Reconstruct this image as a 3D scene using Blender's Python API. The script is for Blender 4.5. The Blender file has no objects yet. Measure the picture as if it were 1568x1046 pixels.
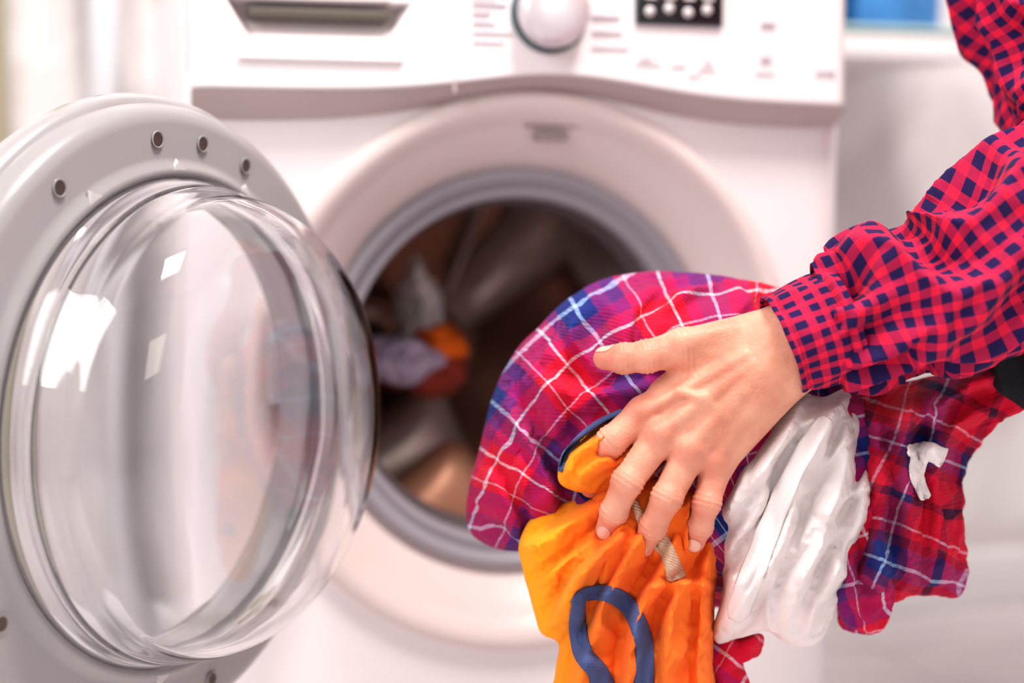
import bpy, math, random, bmesh
import numpy as np
from mathutils import Vector, Matrix, noise
from mathutils.bvhtree import BVHTree
random.seed(3)
sc = bpy.context.scene
sc.view_settings.view_transform = 'Standard'
sc.view_settings.exposure = 0.14

# ------------------------------------------------------------------ camera
F = 2178.0; CX, CY = 784.0, 523.0
YAW = math.radians(16.2); PITCH = math.radians(6.0)
CAM = Vector((-0.368, -1.205, 0.633))
cam_d = bpy.data.cameras.new("camera"); cam = bpy.data.objects.new("camera", cam_d)
sc.collection.objects.link(cam); sc.camera = cam
cam.location = CAM; cam.rotation_euler = (math.pi/2-PITCH, 0, -YAW)
cam_d.lens = 50; cam_d.sensor_width = 36
cam_d.dof.use_dof = True; cam_d.dof.focus_distance = 0.945; cam_d.dof.aperture_fstop = 2.1
cam_d.clip_start = 0.02
FW = Vector((math.sin(YAW)*math.cos(PITCH), math.cos(YAW)*math.cos(PITCH), -math.sin(PITCH)))
RT = Vector((math.cos(YAW), -math.sin(YAW), 0)); UP = RT.cross(FW)
def T(u, v, d):   # image pixel unprojected through the camera to chosen depth d (m) -> world metres
    u=float(u); v=float(v); d=float(d)
    return CAM + d*(FW + (u-CX)/F*RT + (CY-v)/F*UP)

# ------------------------------------------------------------------ helpers
def link(o, parent=None):
    sc.collection.objects.link(o)
    if parent: o.parent = parent
    return o
def empty(name, loc=(0,0,0)):
    e = bpy.data.objects.new(name, None); e.location = loc; e.empty_display_size = .05
    sc.collection.objects.link(e); return e
def P0(o,e):
    o.parent=e; o.matrix_parent_inverse=Matrix.Translation(-Vector(e.location)); return o
def fixn(me):
    bm=bmesh.new(); bm.from_mesh(me); bmesh.ops.recalc_face_normals(bm,faces=bm.faces); bm.to_mesh(me); bm.free()
def setuv(me, uvs):
    l = me.uv_layers.get("UVMap") or me.uv_layers.new(name="UVMap")
    vi = np.zeros(len(me.loops), dtype=np.int32); me.loops.foreach_get("vertex_index", vi)
    l.data.foreach_set("uv", np.asarray(uvs, dtype=np.float32)[vi].ravel())
def mesh(name, verts, faces, mat=None, parent=None, smooth=True, uvs=None, attr=None, fix=True):
    me = bpy.data.meshes.new(name)
    me.from_pydata([tuple(float(c) for c in v) for v in verts], [], [tuple(int(i) for i in f) for f in faces])
    if uvs is not None: setuv(me, uvs)
    if attr is not None:
        for k, a in attr.items():
            at = me.attributes.new(k, 'FLOAT', 'POINT'); at.data.foreach_set("value", np.asarray(a, dtype=np.float32))
    if fix: fixn(me)
    if smooth: me.polygons.foreach_set("use_smooth", [True]*len(me.polygons))
    if mat: me.materials.append(mat)
    me.update()
    return link(bpy.data.objects.new(name, me), parent)
def box(name, lo, hi, mat, parent=None, bevel=0.0, seg=3):
    x0,y0,z0 = lo; x1,y1,z1 = hi
    v = [(x0,y0,z0),(x1,y0,z0),(x1,y1,z0),(x0,y1,z0),(x0,y0,z1),(x1,y0,z1),(x1,y1,z1),(x0,y1,z1)]
    f = [(0,3,2,1),(4,5,6,7),(0,1,5,4),(1,2,6,5),(2,3,7,6),(3,0,4,7)]
    o = mesh(name, v, f, mat, parent, smooth=False)
    if bevel:
        m = o.modifiers.new("b", 'BEVEL'); m.width = bevel; m.segments = seg
        o.data.polygons.foreach_set("use_smooth", [True]*6)
    return o
def lathe(name, prof, mat, parent=None, n=128, M=None, axis='Y', center=(0,0,0)):
    V=[];Fc=[];rows=[]
    for (r,h) in prof:
        single = r<=0
        row=[]
        for i in range(1 if single else n):
            a = 2*math.pi*i/n
            c,s = math.cos(a)*r, math.sin(a)*r
            p = Vector((c,h,s)) if axis=='Y' else Vector((c,s,h))
            p += Vector(center)
            if M: p = M @ p
            row.append(len(V)); V.append(p)
        rows.append(row if not single else row*n)
    for A,B in zip(rows[:-1],rows[1:]):
        for i in range(n):
            k=(i+1)%n
            q=[A[i],A[k],B[k],B[i]]
            if A[i]==A[k]: q=[A[i],B[k],B[i]]
            if B[i]==B[k]: q=[A[i],A[k],B[i]]
            if len(set(q))<3: continue
            Fc.append(tuple(q))
    return mesh(name, V, Fc, mat, parent)
def cr(pts, n, closed=True):
    P=[np.array(p,float) for p in pts]; m=len(P); out=[]
    segs = m if closed else m-1
    for k in range(n):
        t = k/n*segs if closed else k/(n-1)*segs
        i=min(int(t),segs-1); f=t-i
        if closed: a,b,c,d=P[(i-1)%m],P[i],P[(i+1)%m],P[(i+2)%m]
        else: a,b,c,d=P[max(i-1,0)],P[i],P[min(i+1,m-1)],P[min(i+2,m-1)]
        out.append(0.5*((2*b)+(-a+c)*f+(2*a-5*b+4*c-d)*f*f+(-a+3*b-3*c+d)*f**3))
    return np.array(out)

# ------------------------------------------------------------------ materials
def newmat(name):
    m = bpy.data.materials.new(name); m.use_nodes = True
    nt = m.node_tree; return m, nt, nt.nodes["Principled BSDF"]
def N(nt, t): return nt.nodes.new(t)
def mat_plain(name, col, rough=.4, metal=0, var=.04, scale=6, coat=0, trans=0, ior=1.45, spec=.5):
    m, nt, b = newmat(name)
    tc = N(nt,'ShaderNodeTexCoord'); nz = N(nt,'ShaderNodeTexNoise'); nz.inputs['Scale'].default_value=scale; nz.inputs['Detail'].default_value=4
    nt.links.new(tc.outputs['Object'], nz.inputs['Vector'])
    rp = N(nt,'ShaderNodeValToRGB')
    rp.color_ramp.elements[0].position=.3; rp.color_ramp.elements[1].position=.7
    rp.color_ramp.elements[0].color=[c*(1-var) for c in col]+[1]; rp.color_ramp.elements[1].color=[min(1,c*(1+var)) for c in col]+[1]
    nt.links.new(nz.outputs['Fac'], rp.inputs['Fac']); nt.links.new(rp.outputs['Color'], b.inputs['Base Color'])
    b.inputs['Roughness'].default_value=rough; b.inputs['Metallic'].default_value=metal
    b.inputs['Coat Weight'].default_value=coat; b.inputs['Transmission Weight'].default_value=trans; b.inputs['IOR'].default_value=ior
    b.inputs['Specular IOR Level'].default_value=spec
    return m
def ramp_const(nt, stops):
    r=N(nt,'ShaderNodeValToRGB'); cr_=r.color_ramp; cr_.interpolation='CONSTANT'
    cr_.elements[0].position=stops[0][0]; cr_.elements[0].color=list(stops[0][1])+[1]
    cr_.elements[1].position=stops[1][0]; cr_.elements[1].color=list(stops[1][1])+[1]
    for p,c in stops[2:]:
        e=cr_.elements.new(p); e.color=list(c)+[1]
    return r
def mat_cloth(name, stopsU=None, stopsV=None, period=.08, lines=None, rough=.9, weave=2500, plain=None, glow_col=None, grad=None, sheen=.03, bump=.35, crease=.5, tw_amt=.1):
    m, nt, b = newmat(name); L=nt.links.new
    uv=N(nt,'ShaderNodeUVMap'); uv.uv_map="UVMap"
    tc=N(nt,'ShaderNodeTexCoord')
    nz=N(nt,'ShaderNodeTexNoise'); nz.inputs['Scale'].default_value=25; L(uv.outputs['UV'], nz.inputs['Vector'])
    sep=N(nt,'ShaderNodeSeparateXYZ'); L(uv.outputs['UV'], sep.inputs[0])
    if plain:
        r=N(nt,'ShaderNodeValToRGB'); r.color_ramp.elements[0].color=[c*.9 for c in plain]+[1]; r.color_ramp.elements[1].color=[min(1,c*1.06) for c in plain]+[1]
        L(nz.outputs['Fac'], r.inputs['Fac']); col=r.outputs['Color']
        if glow_col:
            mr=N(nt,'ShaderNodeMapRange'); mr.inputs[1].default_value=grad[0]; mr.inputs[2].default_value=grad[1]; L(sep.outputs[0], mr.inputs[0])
            mx=N(nt,'ShaderNodeMix'); mx.data_type='RGBA'; L(mr.outputs[0], mx.inputs[0]); mx.inputs[6].default_value=list(glow_col)+[1]; L(col, mx.inputs[7]); col=mx.outputs[2]
    else:
        fr=[]
        for ax in (0,1):
            mu=N(nt,'ShaderNodeMath'); mu.operation='MULTIPLY'; mu.inputs[1].default_value=1/period; L(sep.outputs[ax], mu.inputs[0])
            f=N(nt,'ShaderNodeMath'); f.operation='FRACT'; L(mu.outputs[0], f.inputs[0]); fr.append(f)
        cols=[]
        for ax,st0 in ((0,stopsU),(1,stopsV or stopsU)):
            r=ramp_const(nt,st0); L(fr[ax].outputs[0], r.inputs['Fac']); c_=r.outputs['Color']
            if lines:
                st=[(0,(0,0,0))]
                for p,w,lc in lines: st += [(p,lc),(p+w,(0,0,0))]
                lr=ramp_const(nt,st); L(fr[ax].outputs[0], lr.inputs['Fac'])
                ad=N(nt,'ShaderNodeMix'); ad.data_type='RGBA'; ad.blend_type='LIGHTEN'; ad.inputs[0].default_value=1
                L(c_,ad.inputs[6]); L(lr.outputs['Color'],ad.inputs[7]); c_=ad.outputs[2]
            cols.append(c_)
        tw=N(nt,'ShaderNodeTexWave'); tw.bands_direction='DIAGONAL'; tw.inputs['Scale'].default_value=weave/12; tw.inputs['Distortion'].default_value=1.0
        L(uv.outputs['UV'], tw.inputs['Vector'])
        mr=N(nt,'ShaderNodeMapRange'); mr.inputs[3].default_value=.5-tw_amt; mr.inputs[4].default_value=.5+tw_amt; L(tw.outputs['Fac'],mr.inputs[0])
        mx=N(nt,'ShaderNodeMix'); mx.data_type='RGBA'; L(mr.outputs[0],mx.inputs[0])
        L(cols[0], mx.inputs[6]); L(cols[1], mx.inputs[7]); col=mx.outputs[2]
        hv=N(nt,'ShaderNodeHueSaturation'); L(col,hv.inputs['Color'])
        mr2=N(nt,'ShaderNodeMapRange'); mr2.inputs[3].default_value=.78; mr2.inputs[4].default_value=1.2; L(nz.outputs['Fac'],mr2.inputs[0]); L(mr2.outputs[0],hv.inputs['Value']); col=hv.outputs['Color']
    L(col, b.inputs['Base Color'])
    b.inputs['Roughness'].default_value=rough; b.inputs['Sheen Weight'].default_value=sheen; b.inputs['Specular IOR Level'].default_value=.1
    wv=N(nt,'ShaderNodeTexWave'); wv.bands_direction='DIAGONAL'; wv.inputs['Scale'].default_value=weave/10; wv.inputs['Distortion'].default_value=.5
    L(uv.outputs['UV'], wv.inputs['Vector'])
    n3=N(nt,'ShaderNodeTexNoise'); n3.inputs['Scale'].default_value=60; n3.inputs['Detail'].default_value=5; L(tc.outputs['Object'], n3.inputs['Vector'])
    b1=N(nt,'ShaderNodeBump'); b1.inputs['Strength'].default_value=bump; b1.inputs['Distance'].default_value=.0006; L(wv.outputs['Fac'], b1.inputs['Height'])
    b2=N(nt,'ShaderNodeBump'); b2.inputs['Strength'].default_value=crease; b2.inputs['Distance'].default_value=.004; L(n3.outputs['Fac'], b2.inputs['Height']); L(b1.outputs['Normal'], b2.inputs['Normal'])
    L(b2.outputs['Normal'], b.inputs['Normal'])
    return m

RED=(.62,.006,.032); NAVY=(.012,.022,.16); MAG=(.27,.008,.12)
m_white = mat_plain("enamel_white",(.89,.82,.84),.28,coat=.3,var=.012)
m_panel = mat_plain("panel_plastic",(.92,.85,.87),.35,var=.01)
m_under_shade = mat_plain("panel_underside",(.52,.42,.42),.4,var=.03)  # shadow strip below the panel, put into the base colour
m_bezel = mat_plain("bezel_plastic",(.76,.645,.63),.33,var=.02)
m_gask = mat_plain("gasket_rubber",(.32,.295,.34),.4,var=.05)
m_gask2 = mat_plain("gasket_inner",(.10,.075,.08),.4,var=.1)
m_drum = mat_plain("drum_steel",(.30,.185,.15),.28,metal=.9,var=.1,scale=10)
m_paddle = mat_plain("paddle_copper",(.55,.25,.15),.38,metal=.3,var=.1)
m_paddle2 = mat_plain("paddle_steel",(.66,.54,.50),.28,metal=.35,var=.1)
m_dark = mat_plain("dark_slot",(.10,.085,.07),.5)
m_black = mat_plain("display_black",(.015,.012,.015),.15)
m_glyph = mat_plain("glyph_white",(.75,.7,.72),.4)
m_print = mat_plain("print_grey",(.50,.45,.52),.6)
m_logo = mat_plain("logo_bronze",(.30,.24,.22),.4)
m_teal = mat_plain("knob_ring_dark",(.05,.09,.10),.3)
m_knob = mat_plain("knob_silver",(.74,.68,.72),.22,metal=.35,var=.03)
m_dgrey = mat_plain("door_frame_grey",(.34,.32,.33),.3,var=.03,coat=.15)
m_drim = mat_plain("door_rim",(.45,.43,.44),.2,metal=.3,coat=.4)
m_glass = mat_plain("door_glass",(.96,.955,.96),.0,trans=1,ior=1.52,var=0)
m_lens = mat_plain("door_outer_lens",(.90,.89,.90),.05,trans=1,ior=1.1,var=0)
m_screw = mat_plain("screw_hole",(.10,.07,.06),.4,metal=.5)
m_clip = mat_plain("clip_plastic",(.55,.52,.52),.3)

# ------------------------------------------------------------------ room
def mat_tile(name, c1, c2, grout, sx, sz, rough=.25):
    m, nt, b = newmat(name); L=nt.links.new
    tc=N(nt,'ShaderNodeTexCoord'); mp=N(nt,'ShaderNodeMapping'); L(tc.outputs['Object'], mp.inputs['Vector'])
    br=N(nt,'ShaderNodeTexBrick'); br.offset=0; br.inputs['Scale'].default_value=1; br.inputs['Brick Width'].default_value=sx; br.inputs['Row Height'].default_value=sz
    br.inputs['Mortar Size'].default_value=.0025; br.inputs['Mortar Smooth'].default_value=.3
    L(mp.outputs[0], br.inputs['Vector'])
    nz=N(nt,'ShaderNodeTexNoise'); nz.inputs['Scale'].default_value=3.5; nz.inputs['Detail'].default_value=8; nz.inputs['Distortion'].default_value=1.5; L(tc.outputs['Object'], nz.inputs['Vector'])
    r=N(nt,'ShaderNodeValToRGB'); r.color_ramp.elements[0].position=.35; r.color_ramp.elements[1].position=.62
    r.color_ramp.elements[0].color=list(c2)+[1]; r.color_ramp.elements[1].color=list(c1)+[1]; L(nz.outputs['Fac'], r.inputs['Fac'])
    L(r.outputs['Color'], br.inputs['Color1']); L(r.outputs['Color'], br.inputs['Color2']); br.inputs['Mortar'].default_value=list(grout)+[1]
    L(br.outputs['Color'], b.inputs['Base Color']); b.inputs['Roughness'].default_value=rough
    return m, mp
m_wall, mp = mat_tile("wall_tile_marble",(.86,.82,.82),(.64,.585,.58),(.68,.63,.63),.40,.30)
mp.inputs['Rotation'].default_value=(math.pi/2,0,0)
m_wall2, mp2 = mat_tile("wall_tile_side",(.80,.80,.84),(.68,.68,.73),(.6,.6,.62),.30,.30)
mp2.inputs['Rotation'].default_value=(0,math.pi/2,0)
m_floor,_ = mat_tile("floor_tile",(.85,.80,.80),(.72,.67,.68),(.6,.55,.56),.33,.33)
m_ceil = mat_plain("ceiling_paint",(.9,.88,.88),.8)
box("wall_back",(-1.6,.66,0),(1.7,.76,2.5),m_wall)
box("wall_left",(-1.7,-1.5,0),(-1.6,.76,2.5),m_wall2)
box("wall_right",(1.7,-1.5,0),(1.8,.76,2.5),m_wall2)
box("floor",(-1.7,-2.2,-.1),(1.8,.76,0),m_floor)
box("ceiling",(-1.7,-1.5,2.5),(1.8,.76,2.6),m_ceil)
box("baseboard_back",(-1.6,.64,0),(1.7,.66,.085),mat_plain("baseboard_white",(.92,.89,.90),.35),bevel=.004)
m_trim=mat_plain("trim_olive",(.33,.29,.20),.4)
box("trim_1",(-.52,.63,.0),(-.467,.66,2.5),m_trim,bevel=.004)
lathe("water_pipe",[(.0,0),(.020,0),(.020,2.4),(0,2.4)],mat_plain("pipe_white",(.85,.84,.88),.3),axis='Z',n=32,center=(-.352,.625,.0))

sh = empty("wall_shelf",(.50,.52,.80))
m_shelf=mat_plain("shelf_white",(.90,.87,.88),.3)
P0(box("board",(.36,.42,.800),(.72,.66,.835),m_shelf,None,.006),sh)
P0(box("glass_top",(.355,.415,.836),(.725,.66,.842),mat_plain("shelf_glass_edge",(.45,.68,.64),.15),None,.001),sh)
P0(box("bracket",(.40,.50,.765),(.415,.66,.80),m_shelf,None,.003),sh)
bx = empty("detergent_box",(.5,.52,.85))
for i,(x0,x1,h,c) in enumerate([(.37,.45,.16,(.35,.42,.62)),(.465,.56,.12,(.03,.28,.58)),(.58,.70,.2,(.05,.22,.55))]):
    P0(box("carton_%d"%i,(x0,.46,.842),(x1,.58,.842+h),mat_plain("carton_%d"%i,c,.4,var=.25,scale=18),None,.003),bx)

# ------------------------------------------------------------------ washing machine
WM = empty("washing_machine",(0,0,0))
DZ=.47
def quadbox(name, lo, hi, mat, bev): return box(name,lo,hi,mat,WM,bev)
quadbox("side_left",(-.298,.012,.03),(-.290,.55,.845),m_white,.003)
quadbox("side_right",(.298,.012,.03),(.306,.55,.845),m_white,.003)
quadbox("back_cover",(-.295,.54,.03),(.300,.55,.845),m_white,.002)
quadbox("top_lid",(-.300,-.005,.845),(.307,.555,.87),m_white,.006)
quadbox("base_plinth",(-.293,.012,.025),(.300,.54,.035),m_white,.002)
for i,(x,y) in enumerate([(-.25,.06),(.25,.06),(-.25,.5),(.25,.5)]):
    lathe("foot_%d"%i,[(0,0),(.022,0),(.022,.01),(.012,.014),(.012,.028)],m_dark,WM,axis='Z',n=24,center=(x,y,0))
RB=.251; n=256; V=[];Fc=[]
def rect_pt(a):
    c,s=math.cos(a),math.sin(a)
    k=[]
    if c>1e-9:k.append(.305/c)
    if c<-1e-9:k.append(-.297/c)
    if s>1e-9:k.append((.735-DZ)/s)
    if s<-1e-9:k.append((.03-DZ)/s)
    return min(k)
levels=[0,.04,.12,.3,.6,.9,.97,1.0]
for L_ in levels:
    for i in range(n):
        a=2*math.pi*i/n; R1=max(rect_pt(a),RB+.012); r=RB+(R1-RB)*L_
        x=math.cos(a)*r; z=math.sin(a)*r; y=0
        xx=abs(x-.004)
        if xx>.287: y=.012*((xx-.287)/.014)**2
        V.append((x,y,DZ+z))
for j in range(len(levels)-1):
    for i in range(n):
        k=(i+1)%n; Fc.append((j*n+i,(j+1)*n+i,(j+1)*n+k,j*n+k))
mesh("front_plate",V,Fc,m_white,WM)
bez=[(RB+.001,0.001),(RB-.001,-.006),(RB-.006,-.010),(RB-.014,-.010),(RB-.022,-.005),(.222,.002),(.212,.010),(.202,.019),(.194,.028),(.188,.035),(.184,.038)]
lathe("bezel",[tuple(p) for p in cr(bez,40,False)],m_bezel,WM,center=(0,0,DZ))
lathe("gasket",[(.185,.038),(.183,.031),(.179,.028),(.174,.030),(.171,.037),(.169,.040),(.165,.037),(.161,.037),(.158,.042),(.157,.055),(.160,.07)],m_gask,WM,center=(0,0,DZ))
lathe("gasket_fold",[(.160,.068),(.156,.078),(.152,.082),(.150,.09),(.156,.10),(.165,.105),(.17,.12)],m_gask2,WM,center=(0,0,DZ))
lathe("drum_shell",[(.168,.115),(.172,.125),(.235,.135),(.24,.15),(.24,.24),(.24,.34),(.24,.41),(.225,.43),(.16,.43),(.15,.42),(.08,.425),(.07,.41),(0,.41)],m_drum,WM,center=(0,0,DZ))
def lifter(nm,adeg,w0,hh0,mat,y0=.14,y1=.41,skew=.0):
    a=math.radians(adeg); V=[];Fc=[]; nj,ni=26,30
    for j in range(nj+1):
        f=j/nj; y=y0+(y1-y0)*f
        hh=hh0*(math.sin(math.pi*(.03+.94*f)))**.45
        for i in range(ni+1):
            t=(i/ni)*2-1; w=w0*t; r=.239-hh*max(0,1-abs(t)**2.6)**.8
            aa=a+w/.24+skew*(f-.5)
            V.append((math.cos(aa)*r,y,DZ+math.sin(aa)*r))
    for j in range(nj):
        for i in range(ni): Fc.append((j*(ni+1)+i,j*(ni+1)+i+1,(j+1)*(ni+1)+i+1,(j+1)*(ni+1)+i))
    mesh(nm,V,Fc,mat,WM)
lifter("lifter_bottom",257,.11,.145,m_paddle,.13,.26)
lifter("lifter_bottom_rear",255,.15,.19,m_paddle2,.27,.40)
lifter("reflection_lifter",22,.05,.075,m_paddle2,.16,.41,.3)  # added shape, stands in for bright reflection arcs on the drum wall
lifter("lifter_top",135,.05,.08,m_paddle,.14,.41,.3)
for k,(ad,w0,w1,dp,mt) in enumerate([(40,.030,.052,.05,m_paddle2),(68,.008,.010,.03,m_paddle2),(160,.030,.042,.035,m_drum)]):
    a=math.radians(ad); V=[];Fc=[]
    for j in range(21):
        r=.03+.18*j/20
        for i in range(13):
            t=(i/12)*2-1; w=w0+(w1-w0)*j/20; y=.415-dp*max(0,1-t*t)**.7*math.sin(math.pi*(.06+.88*j/20))**.5
            V.append((math.cos(a)*r-math.sin(a)*w*t,y,DZ+math.sin(a)*r+math.cos(a)*w*t))
    for j in range(20):
        for i in range(12): Fc.append((j*13+i,j*13+i+1,(j+1)*13+i+1,(j+1)*13+i))
    mesh("drum_back_rib_%d"%k,V,Fc,mt,WM)
box("bezel_logo",(.004,.0015,DZ+.208),(.034,.0112,DZ+.2155),m_logo,WM,.0005)
box("bezel_print",(-.006,-.001,DZ+.2195),(.044,.0045,DZ+.2213),m_logo,WM,.0003)
box("door_lock_slot",(.205,.008,DZ-.03),(.215,.024,DZ+.03),m_dark,WM,.002)
def z1(x): return .716+.017*math.exp(-((x-.02)/.11)**2)-.005*max(0,x/.3)
def z2(x): return .692+.029*math.exp(-((x-.01)/.12)**2)
XL,XR=-.292,.294; PY=-.027
nx=294; V=[];Fc=[]
def recess(x,z):
    z_top,z_bot=.788,.748
    if z>z_top or z<z_bot: return 0
    t=(z-z_bot)/(z_top-z_bot)
    hw=.056+.020*t
    e=(hw-abs(x+.188))/.006
    if e<=0: return 0
    return .024*min(1,e)*min(1,t*1.15)
zs=np.linspace(0,1,90)
fm=[]
for j in range(90):
    for i in range(nx):
        x=XL+(XR-XL)*i/(nx-1)
        z=z1(x)+( .85-z1(x))*zs[j]
        y=PY+.004*zs[j]+recess(x,z)
        ex=max(0,abs(x-.001)-.283)/.010; y+=.008*ex*ex
        if j==0: y+=.003
        V.append((x,y,z))
for j in range(89):
    for i in range(nx-1):
        Fc.append((j*nx+i,j*nx+i+1,(j+1)*nx+i+1,(j+1)*nx+i))
        x,_,z=V[j*nx+i]; fm.append(1 if recess(x,z)>0 and recess(x+.004,z)>0 else 0)
po=mesh("control_panel",V,Fc,m_panel,WM); po.data.materials.append(mat_plain("drawer_scoop_shade",(.66,.57,.58),.35,var=.03))  # recess shade painted in: scoop faces darker than the panel
po.data.polygons.foreach_set("material_index",fm)
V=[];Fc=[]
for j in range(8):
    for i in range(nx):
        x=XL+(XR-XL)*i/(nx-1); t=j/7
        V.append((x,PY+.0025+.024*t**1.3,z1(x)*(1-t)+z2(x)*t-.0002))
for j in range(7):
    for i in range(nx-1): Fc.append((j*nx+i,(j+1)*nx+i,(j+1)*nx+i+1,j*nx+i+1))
mesh("panel_underside",V,Fc,m_under_shade,WM)
for nm,x in (('l',XL),('r',XR)):
    mesh("panel_end_"+nm,[(x,-.017,.716),(x,.0,.692),(x,.02,.692),(x,.02,.85),(x,-.013,.85)],[(0,1,2,3,4)],m_panel,WM,False)
box("drawer_slot",(-.246,PY+.004,.7735),(-.130,PY+.024,.782),m_dark,WM,.002)
box("drawer_lip",(-.256,PY-.0035,.739),(-.120,PY+.004,.744),m_white,WM,.002)
box("drawer_seam",(-.0765,PY-.001,.7165),(-.0753,PY+.004,.85),m_bezel,WM)
KC=(.008,PY,.785)
lathe("knob_ring",[(.0345,0.004),(.0345,-.002),(.033,-.004),(.030,-.004)],m_teal,WM,center=KC,n=64)
lathe("knob",[(.0305,.0),(.0305,-.016),(.029,-.020),(.024,-.0225),(.012,-.0235),(0,-.024)],m_knob,WM,center=KC,n=64)
box("display_frame",(.086,PY-.002,.7780),(.168,PY+.004,.835),m_teal,WM,.001)
box("display",(.0875,PY-.0028,.7795),(.1665,PY+.003,.834),m_black,WM,.001)
for i in range(4):
    lathe("display_icon_%d"%i,[(.0045,0),(.0045,-.001),(0,-.0015)],m_glyph,WM,center=(.098+.018*i,PY-.0026,.789+(.003 if i%2 else 0)),n=16)
    box("display_digit_%d"%i,(.094+.018*i,PY-.0034,.800),(.104+.018*i,PY-.002,.8035),m_glyph,WM)
nb=0
def bar(x,z,w,h=.0014):
    global nb
    box("print_%02d"%nb,(x,PY-.0006,z),(x+w,PY+.003,z+h),m_print,WM); nb+=1
for i,w in enumerate([.028,.034,.020,.016,.030,.022]): bar(-.060,.758+.008*i,w)
for i,w in enumerate([.034,.028,.026]): bar(.046,.756+.0135*i,w)
for i,(x,z,w) in enumerate([(.086,.743,.024),(.120,.742,.014),(.146,.740,.016),(.090,.748,.012),(.151,.746,.008),(.136,.734,.012),(.201,.738,.018)]): bar(x,z,w)
bar(.206,.748,.010,.006); bar(.206,.781,.014,.003); bar(.262,.738,.006,.004); bar(.270,.738,.010,.004)

# ------------------------------------------------------------------ washing machine door (hinged open)
OA=math.radians(132.5)
dirv=Vector((math.cos(OA),-math.sin(OA),0)); nrm=Vector((math.sin(OA),math.cos(OA),0))
RD=.222
hinge=Vector((-.166,-.032,.473))
dc=hinge+dirv*RD
X=-dirv; Z=nrm; Y=Z.cross(X)
DM=Matrix(((X.x,Y.x,Z.x,dc.x),(X.y,Y.y,Z.y,dc.y),(X.z,Y.z,Z.z,dc.z),(0,0,0,1)))
df=[(.170,-.012),(.170,.002),(.173,.005),(.177,.004),(.180,.0),(.184,-.001),(.206,0),(.212,-.001),(.217,-.005),(.2205,-.012),(.2205,-.018)]
lathe("door_frame",df,m_dgrey,WM,axis='Z',M=DM,n=200)
lathe("door_rim",[(.2205,-.017),(.224,-.018),(.227,-.022),(.228,-.030),(.224,-.040),(.210,-.046),(.180,-.048),(.175,-.044),(.172,-.03),(.170,-.012)],m_drim,WM,axis='Z',M=DM,n=200)
ol=[(.176*(1-i/24),-.052+.010*(1-i/24)**2) for i in range(25)]
ol[-1]=(0,-.052)
lathe("door_outer_lens",ol,m_lens,WM,axis='Z',M=DM).modifiers.new("s",'SOLIDIFY').thickness=.002
bo=[(.1700,-.006),(.1710,.003),(.1665,.010),(.1640,.017),(.1650,.022),(.1610,.034),(.1590,.041),(.156,.052),(.150,.064),(.142,.074),(.131,.083),(.117,.090),(.102,.0945),(.082,.0985),(.055,.1018),(.02,.1035),(0,.104),(-.02,.1035)]
bo2=[tuple(p) for p in cr(bo,120,False)]; bo2=[p for p in bo2 if p[0]>.001]+[(0,.104)]
bi2=[]
for k,(r,h) in enumerate(bo2):
    a=np.array(bo2[max(k-1,0)]);b_=np.array(bo2[min(k+1,len(bo2)-1)]); t=b_-a; t/=np.linalg.norm(t)+1e-9
    nr_=np.array([t[1],-t[0]])
    q=np.array([r,h])-nr_*.006
    bi2.append((float(q[0]),float(q[1])))
bi2=[p for p in bi2 if p[0]>.001]+[(0,.098)]
lathe("door_glass_bowl",bi2[::-1]+bo2,m_glass,WM,axis='Z',M=DM,n=180)
for i,a in enumerate([95,81,66,124,-57,-82,-115,155,-150]):
    a=math.radians(a); c=(math.cos(a)*.196,math.sin(a)*.196,0)
    lathe("screw_seat_%d"%i,[(.0062,.0006),(.0056,.0014),(.0046,.0004),(.0042,-.003)],m_dgrey,WM,axis='Z',M=DM,center=c,n=20)
    lathe("screw_%d"%i,[(.0045,.0008),(.003,.0007),(0,.0004)],m_screw,WM,axis='Z',M=DM,center=c,n=16)
for i,a in enumerate([90,118,65,-60,-100]):
    a=math.radians(a); V=[]
    for (dr,da,h) in [(.175,-.04,.0035),(.175,.04,.0035),(.181,.0,.0025),(.175,-.04,.0),(.175,.04,.0),(.183,0,.0)]:
        V.append(DM@Vector((math.cos(a+da)*dr,math.sin(a+da)*dr,h+.001)))
    mesh("glass_clip_%d"%i,V,[(0,1,2),(0,3,4,1),(1,4,5,2),(2,5,3,0)],m_clip,WM,False)
box("hinge_plate",(-.235,-.012,.455),(-.205,.002,.545),m_clip,WM,.003)
box("hinge_arm_upper",(-.222,-.040,.520),(-.175,-.004,.532),m_clip,WM,.003)
box("hinge_arm_lower",(-.222,-.040,.462),(-.175,-.004,.474),m_clip,WM,.003)

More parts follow.
